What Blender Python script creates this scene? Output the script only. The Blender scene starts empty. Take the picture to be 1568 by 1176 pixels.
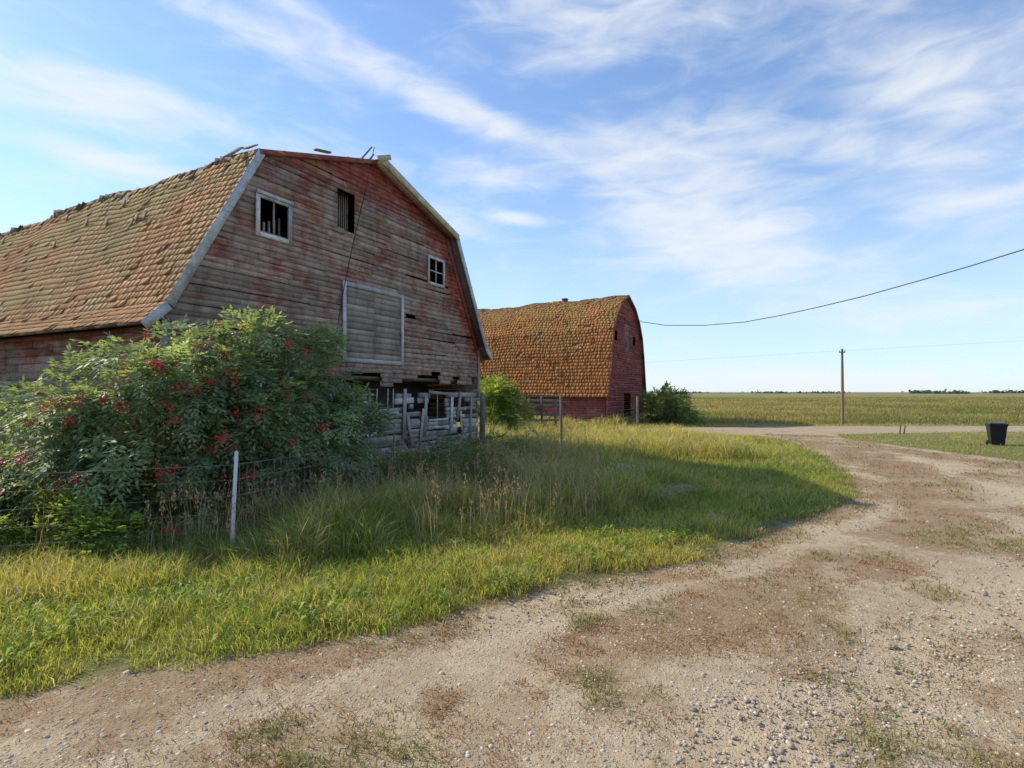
import bpy, math, random
import numpy as np
from mathutils import Vector
random.seed(7); rng=np.random.default_rng(7)
F=850.0; CX=784.0; HY=600.0; CH=2.5
def px(x,y,d=None):
    if d is None: d=CH*F/(y-HY)
    return ((x-CX)/F*d, d, CH+(HY-y)*d/F)
scene=bpy.context.scene
# ---------------- helpers ----------------
def link(o,parent=None):
    scene.collection.objects.link(o)
    if parent: o.parent=parent
    return o
def mesh_np(name,V,F4=None,F3=None,col=None,mat=None,parent=None,smooth=False):
    me=bpy.data.meshes.new(name)
    V=np.asarray(V,dtype=np.float32)
    me.vertices.add(len(V)); me.vertices.foreach_set('co',V.ravel())
    n4=0 if F4 is None else len(F4); n3=0 if F3 is None else len(F3)
    idx=[]; st=[]
    if n4: idx.append(np.asarray(F4,dtype=np.int32).ravel()); st.append(np.arange(n4)*4)
    if n3: idx.append(np.asarray(F3,dtype=np.int32).ravel()); st.append(n4*4+np.arange(n3)*3)
    idx=np.concatenate(idx); st=np.concatenate(st).astype(np.int32)
    me.loops.add(len(idx)); me.loops.foreach_set('vertex_index',idx)
    me.polygons.add(n4+n3); me.polygons.foreach_set('loop_start',st)
    me.update(calc_edges=True)
    if smooth: me.polygons.foreach_set('use_smooth',np.ones(n4+n3,dtype=bool))
    if col is not None:
        a=me.color_attributes.new('Col','FLOAT_COLOR','POINT')
        c=np.ones((len(V),4),dtype=np.float32); c[:,:3]=col
        a.data.foreach_set('color',c.ravel())
    if mat: me.materials.append(mat)
    o=bpy.data.objects.new(name,me)
    return link(o,parent)
def _h(ix,iy,seed):
    n=(ix.astype(np.int64)*374761393+iy.astype(np.int64)*668265263+seed*1442695041)&0xffffffff
    n=((n^(n>>13))*1274126177)&0xffffffff
    n=n^(n>>16)
    return (n&0xffff)/65535.0
def vn(x,y,s=1.0,seed=0,octv=3):
    x=np.asarray(x,float)/s; y=np.asarray(y,float)/s
    out=0;amp=1;tot=0
    for o in range(octv):
        ix=np.floor(x);iy=np.floor(y);fx=x-ix;fy=y-iy
        fx=fx*fx*(3-2*fx);fy=fy*fy*(3-2*fy)
        a=_h(ix,iy,seed+o);b=_h(ix+1,iy,seed+o);c=_h(ix,iy+1,seed+o);d=_h(ix+1,iy+1,seed+o)
        out=out+amp*((a*(1-fx)+b*fx)*(1-fy)+(c*(1-fx)+d*fx)*fy); tot+=amp
        amp*=.5;x=x*2+11.3;y=y*2+5.7
    return out/tot
def sst(x,a,b):
    t=np.clip((x-a)/(b-a),0,1); return t*t*(3-2*t)
class MB:
    def __init__(s): s.v=[];s.f=[];s.c=[]
    def hexa(s,p,c=(.5,.5,.5)):
        n=len(s.v); s.v+=p; s.c+=[c]*8 if not isinstance(c,list) else c
        for q in ((0,3,2,1),(4,5,6,7),(0,1,5,4),(1,2,6,5),(2,3,7,6),(3,0,4,7)):
            s.f.append(tuple(n+i for i in q))
    def box(s,x0,x1,y0,y1,z0,z1,c=(.5,.5,.5)):
        s.hexa([(x0,y0,z0),(x1,y0,z0),(x1,y1,z0),(x0,y1,z0),(x0,y0,z1),(x1,y0,z1),(x1,y1,z1),(x0,y1,z1)],c)
    def beam(s,a,b,w,h,c=(.5,.5,.5),up=(0,0,1)):
        a=Vector(a);b=Vector(b);d=(b-a).normalized();up=Vector(up)
        sd=d.cross(up)
        if sd.length<1e-4: sd=d.cross(Vector((0,1,0)))
        sd.normalize();u=sd.cross(d).normalized()
        sd*=w/2;u*=h/2
        P=[a-sd-u,a+sd-u,b+sd-u,b-sd-u,a-sd+u,a+sd+u,b+sd+u,b-sd+u]
        s.hexa([tuple(p) for p in P],c)
    def make(s,name,mat,parent=None):
        return mesh_np(name,s.v,F4=s.f,col=s.c,mat=mat,parent=parent)
def tube(pts,rad,n=6):
    pts=[Vector(p) for p in pts]; V=[];Fq=[]
    for i,p in enumerate(pts):
        d=(pts[min(i+1,len(pts)-1)]-pts[max(i-1,0)]).normalized()
        a=d.cross(Vector((0.13,0.2,1)));a.normalize();b=d.cross(a)
        r=rad[i] if hasattr(rad,'__len__') else rad
        for k in range(n):
            t=2*math.pi*k/n; V.append(tuple(p+a*(math.cos(t)*r)+b*(math.sin(t)*r)))
    for i in range(len(pts)-1):
        for k in range(n):
            Fq.append((i*n+k,i*n+(k+1)%n,(i+1)*n+(k+1)%n,(i+1)*n+k))
    return V,Fq
def tubes(name,lst,mat,parent=None,n=6,colv=(.5,.5,.5)):
    V=[];Q=[]
    for pts,rad in lst:
        v,q=tube(pts,rad,n=n); o=len(V); V+=v; Q+=[tuple(i+o for i in f) for f in q]
    return mesh_np(name,V,F4=Q,col=np.tile(colv,(len(V),1)),mat=mat,parent=parent,smooth=True)
def empty(name,loc=(0,0,0),rot=0):
    e=bpy.data.objects.new(name,None); e.location=loc; e.rotation_euler=(0,0,rot); link(e); return e
# ---------------- material helpers ----------------
def newmat(name):
    m=bpy.data.materials.new(name); m.use_nodes=True
    nt=m.node_tree; nt.nodes.clear()
    out=nt.nodes.new('ShaderNodeOutputMaterial'); return m,nt,out
class N:
    def __init__(s,nt): s.nt=nt
    def new(s,t,**k):
        n=s.nt.nodes.new(t)
        for a,b in k.items(): setattr(n,a,b)
        return n
    def l(s,a,b): s.nt.links.new(a,b)
    def inp(s,sock,v):
        if isinstance(v,bpy.types.NodeSocket): s.l(v,sock)
        else: sock.default_value=v
    def math(s,op,a,b=0.0,clamp=False,c=None):
        n=s.new('ShaderNodeMath',operation=op,use_clamp=clamp)
        s.inp(n.inputs[0],a); s.inp(n.inputs[1],b)
        if c is not None: s.inp(n.inputs[2],c)
        return n.outputs[0]
    def mix(s,f,a,b,bt='MIX'):
        n=s.new('ShaderNodeMix',data_type='RGBA',blend_type=bt)
        s.inp(n.inputs[0],f)
        s.inp(n.inputs[6],a if not isinstance(a,tuple) else (*a,1)); s.inp(n.inputs[7],b if not isinstance(b,tuple) else (*b,1))
        return n.outputs[2]
    def rng(s,v,a,b,c=0.0,d=1.0,smooth=True):
        n=s.new('ShaderNodeMapRange',interpolation_type='SMOOTHSTEP' if smooth else 'LINEAR')
        s.inp(n.inputs[0],v)
        for i,x in enumerate((a,b,c,d)): n.inputs[i+1].default_value=x
        return n.outputs[0]
    def noise(s,vec,scale,detail=4,rough=.55,dist=0.0):
        n=s.new('ShaderNodeTexNoise'); s.l(vec,n.inputs['Vector'])
        n.inputs['Scale'].default_value=scale;n.inputs['Detail'].default_value=detail
        n.inputs['Roughness'].default_value=rough;n.inputs['Distortion'].default_value=dist
        return n.outputs['Fac']
    def mapping(s,vec,scale=(1,1,1),rot=(0,0,0),loc=(0,0,0),vt='POINT'):
        n=s.new('ShaderNodeMapping',vector_type=vt); s.l(vec,n.inputs[0])
        n.inputs['Scale'].default_value=scale;n.inputs['Rotation'].default_value=rot;n.inputs['Location'].default_value=loc
        return n.outputs[0]
    def scale(s,c,v):
        vm=s.new('ShaderNodeVectorMath',operation='SCALE'); s.l(c,vm.inputs[0]); s.inp(vm.inputs['Scale'],v); return vm.outputs[0]
def attr(n):
    a=n.new('ShaderNodeAttribute',attribute_name='Col'); sp=n.new('ShaderNodeSeparateColor'); n.l(a.outputs['Color'],sp.inputs[0])
    return a.outputs['Color'],sp.outputs[0],sp.outputs[1],sp.outputs[2]
def principled(n,out,col,rough=.9,bump=None,bs=.4,bd=.01):
    p=n.new('ShaderNodeBsdfPrincipled'); n.inp(p.inputs['Base Color'],col if not isinstance(col,tuple) else (*col,1))
    n.inp(p.inputs['Roughness'],rough); p.inputs['Specular IOR Level'].default_value=.2
    if bump is not None:
        b=n.new('ShaderNodeBump'); b.inputs['Strength'].default_value=bs;b.inputs['Distance'].default_value=bd
        n.l(bump,b.inputs['Height']); n.l(b.outputs[0],p.inputs['Normal'])
    n.l(p.outputs[0],out.inputs[0]); return p
def wood(name,ga,gb,paint,thr=(.45,.6),grain=(1.2,1.2,22),lich=None,stain=.5):
    m,nt,out=newmat(name); n=N(nt); tc=n.new('ShaderNodeTexCoord').outputs['Object']
    c,r,g,b=attr(n)
    off=n.new('ShaderNodeVectorMath',operation='MULTIPLY_ADD'); n.l(c,off.inputs[0]); off.inputs[1].default_value=(17,0,3); n.l(tc,off.inputs[2])
    vec=off.outputs[0]
    gr=n.noise(n.mapping(vec,grain),3,6,.65)
    big=n.noise(tc,.55,4,.6)
    base=n.mix(n.rng(gr,.3,.7),ga,gb)
    base=n.mix(n.math('MULTIPLY',n.rng(big,.35,.7),stain),base,tuple(x*.55 for x in ga))
    val=n.math('MULTIPLY_ADD',r,.5,c=.75)
    pn=n.noise(n.mapping(vec,tuple(x*.35 for x in grain)),3.2,8,.7)
    pb=n.noise(n.mapping(tc,(1,1,1.4)),.9,5,.6)
    pm=n.math('ADD',n.math('MULTIPLY_ADD',pb,.7,c=-.35),n.math('ADD',pn,n.math('MULTIPLY_ADD',g,.55,c=-.25)))
    pm=n.rng(pm,thr[0],thr[1])
    pcol=n.mix(n.rng(gr,.35,.7),paint,tuple(x*.6 for x in paint))
    col=n.mix(pm,base,pcol)
    if lich is not None:
        ln=n.noise(tc,1.1,6,.65); col=n.mix(n.math('MULTIPLY',n.rng(ln,.56,.7),.55),col,lich)
    dk=n.noise(n.mapping(tc,(2.5,2.5,1.0)),1.6,6,.7)
    val=n.math('MULTIPLY',val,n.rng(dk,.3,.62,.68,1.06))
    fl=n.noise(n.mapping(vec,(4,4,30)),6,3,.7)
    val=n.math('MULTIPLY',val,n.rng(fl,.3,.5,.6,1.0))
    principled(n,out,n.scale(col,val),.88,gr,.6,.012)
    return m
def foliage_mat(name,trans=.45,gain=1.0):
    m,nt,out=newmat(name); n=N(nt); c,r,g,b=attr(n)
    p=n.new('ShaderNodeBsdfPrincipled'); n.l(c,p.inputs['Base Color']); p.inputs['Roughness'].default_value=.5
    p.inputs['Specular IOR Level'].default_value=.35
    t=n.new('ShaderNodeBsdfTranslucent')
    tcol=n.mix(1.0,c,(1.9*gain,1.75*gain,.75*gain),'MULTIPLY'); n.l(tcol,t.inputs[0])
    mx=n.new('ShaderNodeMixShader'); mx.inputs[0].default_value=trans
    n.l(p.outputs[0],mx.inputs[1]); n.l(t.outputs[0],mx.inputs[2]); n.l(mx.outputs[0],out.inputs[0])
    return m
def plain(name,col,rough=.6,ns=6,var=.25):
    m,nt,out=newmat(name); n=N(nt); tc=n.new('ShaderNodeTexCoord').outputs['Object']
    nz=n.noise(tc,ns,5); c=n.mix(nz,tuple(x*(1-var) for x in col),tuple(x*(1+var) for x in col))
    principled(n,out,c,rough,nz,.3,.01); return m
# ---------------- camera ----------------
cam=bpy.data.cameras.new('camera'); co=bpy.data.objects.new('camera',cam); link(co)
cam.sensor_width=36; cam.lens=36*F/1568; cam.clip_end=8000; cam.clip_start=.1
co.location=(0,0,CH); co.rotation_euler=(math.radians(90)+math.atan(12/F),0,0); scene.camera=co
# ---------------- sun & sky ----------------
EL=math.radians(37.5); SH=Vector((.93,-.368,0)).normalized()
L=Vector((SH.x*math.cos(EL),SH.y*math.cos(EL),-math.sin(EL)))
sl=bpy.data.lights.new('sun','SUN'); sl.energy=5.0; sl.angle=math.radians(.55); sl.color=(1,.90,.71)
so=bpy.data.objects.new('sun',sl); link(so); so.rotation_euler=L.to_track_quat('-Z','Y').to_euler(); so.location=(-20,10,30)
w=bpy.data.worlds.new('World'); scene.world=w; w.use_nodes=True; nt=w.node_tree; nt.nodes.clear(); n=N(nt)
out=n.new('ShaderNodeOutputWorld'); bg=n.new('ShaderNodeBackground')
sky=n.new('ShaderNodeTexSky',sky_type='NISHITA'); sky.sun_disc=False; sky.sun_elevation=EL; sky.sun_rotation=math.atan2(-SH.x,-SH.y)
sky.air_density=1.0; sky.dust_density=.4; sky.ozone_density=1.5; sky.altitude=600
gen=n.new('ShaderNodeTexCoord').outputs['Generated']
sx=n.new('ShaderNodeSeparateXYZ'); n.l(gen,sx.inputs[0])
az=n.math('ARCTAN2',sx.outputs[0],sx.outputs[1]); el=n.math('ARCSINE',sx.outputs[2])
cb=n.new('ShaderNodeCombineXYZ'); n.l(az,cb.inputs[0]); n.l(el,cb.inputs[1]); ae=cb.outputs[0]
def ang(x,y):
    a=math.atan((x-CX)/F); return a,math.atan((HY-y)/F*math.cos(a))
blobs=[(600,105,300,44,20,.45),(700,175,120,26,8,.3),(1080,330,270,150,18,.48),(1150,400,230,60,14,.25),(800,265,190,28,0,.42),
 (70,130,270,70,0,.6),(800,335,60,14,8,.5),(1050,20,420,90,4,.42),(1450,110,300,150,15,.42),(1010,215,280,40,4,.25),(180,250,190,30,5,.5),(1500,310,190,34,0,.38),
 (1350,480,350,50,3,.3),(1180,585,600,30,0,.5),(400,50,200,40,10,.4),(670,330,130,40,10,.25),(1300,220,260,40,20,.3),(300,170,200,30,10,.2)]
tot=None
for (x,y,rx,ry,rot,st) in blobs:
    a,e=ang(x,y); a2,_=ang(x+rx,y); _,e2=ang(x,y-ry); sxx=abs(a2-a); syy=abs(e2-e)
    v=n.mapping(ae,(sxx,syy,1),(0,0,math.radians(-rot)),(a,e,0),'TEXTURE')
    ln=n.new('ShaderNodeVectorMath',operation='LENGTH'); n.l(v,ln.inputs[0])
    b=n.rng(ln.outputs['Value'],0,1.35,st,0)
    tot=b if tot is None else n.math('ADD',tot,b)
nz=n.noise(n.mapping(ae,(1.8,6.0,1),(0,0,math.radians(12))),1.6,7,.52,.6)
nz2=n.noise(n.mapping(ae,(3.6,11,1),(0,0,math.radians(26))),2.4,7,.55,.7)
nn=n.math('MULTIPLY_ADD',nz2,.45,c=n.math('MULTIPLY',nz,.55))
cl=n.math('ADD',n.math('MULTIPLY_ADD',nn,1.75,c=-.39),n.math('MINIMUM',tot,.5))
cm=n.math('MULTIPLY',n.rng(cl,.40,1.18),.86)
low=n.rng(el,0.0,.42,1.0,0.0)
skc=n.mix(1.0,sky.outputs[0],(1.12,1.34,1.56),'MULTIPLY')
skc=n.mix(.14,skc,(3.6,4.3,5.4))
skc=n.mix(n.math('MULTIPLY',low,.62),skc,(4.5,5.55,6.4))
skc=n.mix(cm,skc,(6.0,6.25,6.5))
n.l(skc,bg.inputs[0]); bg.inputs[1].default_value=.15; n.l(bg.outputs[0],out.inputs[0])
# ---------------- ground layout ----------------
E1=[(-4.3,4.6),(-2.3,5.5),(-.7,6.4),(.57,7.3),(2.5,8.4),(4.16,9.7),(6.3,11.6),(8.6,13.6),(9.6,15.6),(11,18.5),(12.9,23.6),(14.2,28),(14.0,31.5),(10,34),(4,35)]
GP=[(-60,-4),(-12,2.0)]+E1+[(4,36.5),(12,39.5),(20,41),(400,46),(400,38),(30,35.5),(19.5,33.3),(18.1,30.4),(18.3,25.3),(18.7,20.2),(19.5,15),(22,5),(26,-60),(-60,-60)]
GPa=np.array(GP)
def sdist(x,y):
    x=np.asarray(x,float);y=np.asarray(y,float)
    dm=np.full(x.shape,1e9); ins=np.zeros(x.shape,bool)
    for i in range(len(GPa)):
        a=GPa[i];b=GPa[(i+1)%len(GPa)]
        ab=b-a; t=np.clip(((x-a[0])*ab[0]+(y-a[1])*ab[1])/(ab@ab),0,1)
        dm=np.minimum(dm,np.hypot(x-a[0]-t*ab[0],y-a[1]-t*ab[1]))
        c=((a[1]>y)!=(b[1]>y))&(x<(b[0]-a[0])*(y-a[1])/(b[1]-a[1]+1e-12)+a[0]); ins^=c
    return np.where(ins,-dm,dm)
def polyd(x,y,P):
    dm=np.full(np.shape(x),1e9)
    for a,b in zip(P[:-1],P[1:]):
        a=np.array(a);b=np.array(b);ab=b-a
        t=np.clip(((x-a[0])*ab[0]+(y-a[1])*ab[1])/(ab@ab),0,1)
        dm=np.minimum(dm,np.hypot(x-a[0]-t*ab[0],y-a[1]-t*ab[1]))
    return dm
STR=[(.6,5.4),(1.8,6.0),(3.8,7.4),(6.7,9.4),(9.2,11.8),(11.4,15.2),(13.3,20.2),(15.0,25),(16,31)]
PATCH=[(3.2,5.9,.55),(.1,4.7,.3),(-1.8,3.9,.55),(-.6,4.6,.25),(8.5,9.0,.8),(11.5,12,.9),(5.4,7.2,.4),(14.5,17,1.2),(2.2,6.9,.5),(1.0,5.7,.3),(-2.9,4.2,.4)]
def redmask(x,y,sd=None):
    if sd is None: sd=sdist(x,y)
    nzz=vn(x,y,.9,3,4)
    d=polyd(x,y,STR)
    wd=.30+.065*y
    r=(1-sst(d,wd*.4,wd*1.5))*.95
    e=-sd
    r=np.maximum(r,(1-sst(e,.15,1.1+.04*y))*(e>-.6)*(x<17)*.9)
    r=np.maximum(r,(1-sst(np.abs(x-17.0),.4,2.6))*(y<33)*(y>8)*.85)
    for (a,b,q) in PATCH: r=np.maximum(r,(1-sst(np.hypot(x-a,y-b),q*.4,q*1.5))*.8)
    r=np.maximum(r,.22)*(sd<.3)
    return np.clip(r+(nzz-.55)*2.0,0,1)*(y<36)*(sd<.3)
gx=np.unique(np.concatenate([np.arange(-14,22,.09),np.arange(22,60,.6),-14-np.geomspace(.3,3500,60),60+np.geomspace(.6,3500,50)]))
gy=np.unique(np.concatenate([np.arange(2.5,20,.08),np.arange(20,44,.2),44+np.geomspace(.4,4500,80),2.5-np.geomspace(.2,600,30)]))
X,Y=np.meshgrid(gx,gy); xs=X.ravel();ys=Y.ravel()
sd=sdist(xs,ys); rm=redmask(xs,ys,sd)
tr=np.exp(-(polyd(xs,ys,[(a+1.1,b-1.3) for a,b in STR])/.5)**2)+np.exp(-(polyd(xs,ys,[(a-1.0,b+1.1) for a,b in STR])/.5)**2)
near=(ys<44)&(np.abs(xs)<60)
def gz(x,y): return (vn(x,y,1.6,9,4)-.5)*.07-.05
zz=np.where(near,gz(xs,ys)-.02*tr+.04*sst(sd,0,.6),-.05+0*xs)
zz=zz+np.where(ys>120,(vn(xs,ys,300,21,2)-.5)*1.6*sst(ys,120,700),0)
gcol=np.stack([np.clip(.5+sd*.5,0,1),rm,np.clip(tr,0,1)],1)
nx=len(gx);ny=len(gy); ii,jj=np.meshgrid(np.arange(nx-1),np.arange(ny-1)); q=(jj*nx+ii).ravel()
FQ=np.stack([q,q+1,q+nx+1,q+nx],1)
m,nt,out=newmat('ground_earth'); n=N(nt); c,gr_,rd_,tk_=attr(n)
pos=n.new('ShaderNodeTexCoord').outputs['Object']
sp=n.new('ShaderNodeSeparateXYZ'); n.l(pos,sp.inputs[0])
nA=n.noise(pos,1.3,6,.65); nB=n.noise(pos,9,6,.7); nC=n.noise(pos,45,4,.7)
vo=n.new('ShaderNodeTexVoronoi'); n.l(pos,vo.inputs['Vector']); vo.inputs['Scale'].default_value=34
vo2=n.new('ShaderNodeTexVoronoi'); n.l(pos,vo2.inputs['Vector']); vo2.inputs['Scale'].default_value=80
vs=n.new('ShaderNodeSeparateColor'); n.l(vo.outputs['Color'],vs.inputs[0])
vs2=n.new('ShaderNodeSeparateColor'); n.l(vo2.outputs['Color'],vs2.inputs[0])
dirt=n.mix(n.rng(nA,.35,.65),(.40,.295,.18),(.52,.405,.265))
dirt=n.mix(n.rng(nB,.3,.7,0,.6),dirt,(.30,.22,.135))
stone=n.mix(vs.outputs[0],(.20,.17,.135),(.58,.52,.43))
sm=n.math('MULTIPLY',n.rng(vo.outputs['Distance'],.28,.5,1,0),n.rng(n.math('ADD',vs.outputs[1],n.math('MULTIPLY',nA,.6)),.8,.9))
grav=n.mix(n.math('MULTIPLY',sm,.8),dirt,stone)
sm2=n.math('MULTIPLY',n.rng(vo2.outputs['Distance'],.25,.5,1,0),n.rng(n.math('ADD',vs2.outputs[1],n.math('MULTIPLY',nB,.5)),.65,.8))
stone2=n.mix(vs2.outputs[0],(.16,.13,.10),(.60,.53,.42))
grav=n.mix(n.math('MULTIPLY',sm2,.65),grav,stone2)
grav=n.mix(n.math('MULTIPLY',tk_,.5),grav,(.55,.435,.29))
redc=n.mix(n.rng(nC,.35,.65),(.19,.115,.06),(.35,.24,.13))
rmk=n.rng(n.math('ADD',rd_,n.math('MULTIPLY_ADD',nB,1.3,c=-.65)),.2,.85,0,.75)
grav=n.mix(rmk,grav,redc)
gcn=n.mix(n.rng(nB,.35,.65),(.10,.11,.03),(.24,.21,.08))
nf=n.noise(n.mapping(pos,(.12,.5,1)),1,7,.65); nf2=n.noise(n.mapping(pos,(.02,.09,1)),1,5,.6)
fld=n.mix(n.rng(nf,.35,.65),(.185,.165,.065),(.30,.245,.12))
fld=n.mix(n.rng(nf2,.42,.62,0,.8),fld,(.16,.165,.06))
gcn=n.mix(n.rng(sp.outputs[1],24,42),gcn,fld)
ge=n.math('ADD',gr_,n.math('MULTIPLY_ADD',nB,.6,c=-.3))
col=n.mix(n.rng(ge,.42,.58),grav,gcn)
hb=n.math('ADD',n.math('MULTIPLY',sm,.6),n.math('ADD',n.math('MULTIPLY',nB,.8),n.math('MULTIPLY_ADD',sm2,.35,c=n.math('MULTIPLY',nC,.4))))
principled(n,out,col,.95,hb,.65,.028)
mesh_np('ground',np.stack([xs,ys,zz],1),F4=FQ,col=gcol,mat=m,smooth=True)
# ---------------- barns ----------------
TH=math.atan2(.891,.453)
def shingles(mb,P0,P1,y0,y1,expo,wid,sgn,sagf,miss,colf,th=.014):
    (u0,z0),(u1,z1)=P0,P1; Ls=math.hypot(u1-u0,z1-z0); tu,tz=(u1-u0)/Ls,(z1-z0)/Ls; nu,nz_=tz,-tu
    if nz_<0 : nu,nz_=-nu,-nz_
    rows=int(Ls/expo)+1
    for i in range(rows):
        s0=i*Ls/rows; s1=s0+Ls/rows*1.25
        y=y0-random.random()*wid
        wob=random.uniform(-.012,.012); ph=random.random()*6; rowc=random.random()
        while y<y1:
            ww=wid*random.uniform(.5,1.5); ya=max(y,y0); yb=min(y+ww,y1); y+=ww
            if yb-ya<.02: continue
            if random.random()<miss(s0/Ls,ya): continue
            j=random.gauss(0,.009)+wob+.014*math.sin(ya*.8+ph); lift=th+(random.random()**22)*.05
            a=s0+j; b=s1
            def pt(s,y_,h):
                u=u0+tu*s+nu*h; z=z0+tz*s+nz_*h
                return (sgn*u,y_,z+sagf(y_,z))
            P=[pt(a,ya,0.0),pt(a,yb,0.0),pt(b,yb,-.004),pt(b,ya,-.004),pt(a,ya,lift),pt(a,yb,lift),pt(b,yb,.001),pt(b,ya,.001)]
            c=colf(s0/Ls,ya); c0=(c[0]*.6+rowc*.4,c[1],c[2])
            mb.hexa(P,c0)
def build_barn(name,origin,prof,whw,length,openings,mats,rowh=.15,zbot=0,sag=.5,redf=None,low=None,skip=None,overL=.12,overR=.4,expo=.15,wid=.2,miss=None,th=.014):
    root=empty(name,origin,TH)
    zs=[p[1] for p in prof]; us=[p[0] for p in prof]
    ze=prof[0][1]; zt=prof[-1][1]
    def hw(z): return float(min(whw,np.interp(z,zs,us)-.06)) if z>ze else whw
    sagf=lambda y,z: (-sag*(max(0,y)/14)**1.4+ .08*math.sin(y*.9+1)*min(1,max(0,y)/2)+.045*math.sin(y*2.3)*min(1,max(0,y)/2))*max(0,min(1,(z-ze)/(zt-ze)))
    mb=MB(); z=zbot if low is None else low
    while z<zt-.04:
        z1=min(z+rowh,zt-.01); zm=(z+z1)/2
        segs=[(-hw(zm),hw(zm))]
        for (a,b,c,d) in openings:
            if c<zm<d:
                ns=[]
                for (p,q) in segs:
                    if b<=p or a>=q: ns.append((p,q)); continue
                    if a>p: ns.append((p,a))
                    if b<q: ns.append((b,q))
                segs=ns
        for (p,q) in segs:
            u=p
            while u<q-.01:
                ln=random.uniform(1.2,4.0); e=min(u+ln,q)
                if low and z<3.4: e=min(u+random.uniform(.25,.7),q)
                if q-e<.2: e=q
                r=random.random(); dz=random.gauss(0,.009); tilt=random.gauss(0,.008); oy=random.uniform(0,.016)
                if skip and skip((u+e)/2,zm): u=e; continue
                if random.random()<.03: dz-=random.uniform(.02,.05)
                k=max(1,int((e-u)/.5))
                for a in range(k):
                    ua=u+(e-u)*a/k; ub=u+(e-u)*(a+1)/k
                    if a==k-1 and e<q-.001: ub-=.006
                    ua1=-hw(z1) if (ua<=-hw(zm)+1e-6) else ua; ua0=-hw(z) if (ua<=-hw(zm)+1e-6) else ua
                    ub1=hw(z1) if (ub>=hw(zm)-1e-6) else ub; ub0=hw(z) if (ub>=hw(zm)-1e-6) else ub
                    t0=tilt*(ua-u);t1=tilt*(ub-u)
                    P=[(ua0,-.035-oy,z+dz+t0),(ub0,-.035-oy,z+dz+t1),(ub0,-.0,z+dz+t1),(ua0,-.0,z+dz+t0),
                       (ua1,-.012-oy,z1+.015+dz+t0),(ub1,-.012-oy,z1+.015+dz+t1),(ub1,0,z1+.015+dz+t1),(ua1,0,z1+.015+dz+t0)]
                    cA=(r,redf(ua,z,hw(zm),zt),0);cB=(r,redf(ub,z,hw(zm),zt),0)
                    mb.hexa(P,[cA,cB,cB,cA,cA,cB,cB,cA])
                u=e
        z=z1
    mb.make('gable_siding',mats['side'],root)
    mb=MB(); z=0.0
    while z<ze-.02:
        z1=min(z+.2,ze)
        for sgn in (-1,1):
            y=0.02
            while y<length:
                e=min(y+random.uniform(1.5,4.5),length)
                r=random.random(); o=random.uniform(0,.03)
                if not (low and y<6 and random.random()<.04):
                    x=sgn*(whw-.02+o)
                    mb.box(min(x,x-sgn*.09),max(x,x-sgn*.09),y,e-.01,z+.006,z1,(r,redf(whw,z,whw,zt)*.9,0))
                y=e
        z=z1
    mb.make('side_walls',mats['side2'],root)
    mb=MB(); z=0.
    while z<zt-.1:
        z1=min(z+.3,zt-.05); h=hw(z1); mb.box(-h,h,length-.1,length-.02,z,z1+.02,(random.random(),.6,0)); z=z1
    mb.make('back_wall',mats['side'],root)
    mb=MB(); mb.box(-whw+.15,whw-.15,.12,length-.2,2.9,3.0); mb.box(-whw+.15,whw-.15,2.5,2.6,0,2.9)  # inner boards added to keep stray sunlight from brightening the interior
    mb.make('interior_sun_block',mats['deck'],root)
    mb=MB()
    for sgn,ov in ((-1,overL),(1,overR)):
        for (a,b) in zip(prof[:-1],prof[1:]):
            Ls=math.hypot(b[0]-a[0],b[1]-a[1]); nu,nz_=(b[1]-a[1])/Ls,-(b[0]-a[0])/Ls
            ys_=np.linspace(-ov,length,26)
            for y0,y1 in zip(ys_[:-1],ys_[1:]):
                def pt(p,y,h): return (sgn*(p[0]-nu*h) ,y,p[1]-nz_*h+sagf(y,p[1]))
                mb.hexa([pt(a,y0,.07),pt(a,y1,.07),pt(b,y1,.07),pt(b,y0,.07),pt(a,y0,.01),pt(a,y1,.01),pt(b,y1,.01),pt(b,y0,.01)],(random.random(),.3,0))
    mb.make('roof_deck',mats['deck'],root)
    mb=MB()
    for sgn,ov in ((-1,overL),(1,overR)):
        for k,(a,b) in enumerate(zip(prof[:-1],prof[1:])):
            nseg=len(prof)-1
            shingles(mb,a,b,-ov-.03,length,expo,wid,sgn,sagf,
              (lambda f,y,k=k: miss(k,f,y,nseg)),
              (lambda f,y,k=k: (random.random(),(k+f)/nseg,random.random())),th)
    mb.make('roof_shingles',mats['roof'],root)
    mb=MB(); mb2=MB()
    for sgn,ov in ((-1,overL),(1,overR)):
        for k,(a,b) in enumerate(zip(prof[:-1],prof[1:])):
            L_=math.hypot(b[0]-a[0],b[1]-a[1]); nu,nz_=(b[1]-a[1])/L_,-(b[0]-a[0])/L_
            y=-ov
            tgt=mb2 if (sgn==-1 and k==len(prof)-2) else mb
            wd=.12 if tgt is mb2 else .19
            def p(q,h,y,s=0): return (sgn*(q[0]-nu*h),y,q[1]-nz_*h)
            tgt.hexa([p(a,wd,y-.035),p(b,wd,y-.035),p(b,wd,y-.003),p(a,wd,y-.003),p(a,-.015,y-.035),p(b,-.015,y-.035),p(b,-.015,y-.003),p(a,-.015,y-.003)],(random.random(),.75,0))
            if k<len(prof)-2 and sgn==1:
                mb2.hexa([p(a,.34,-.085),p(b,.34,-.085),p(b,.34,-.052),p(a,.34,-.052),p(a,.075,-.085),p(b,.075,-.085),p(b,.075,-.052),p(a,.075,-.052)],(random.random(),.85,0))
    for sgn in (-1,1):
        x=sgn*(whw-.06); mb.box(x-.07,x+.07,-.075,-.05,zbot if low is None else low-.1,ze+.1,(.4,.4,0))
    mb.make('rake_boards',mats['trim'],root); mb2.make('red_trim',mats['side'],root)
    return root,hw,sagf
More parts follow.
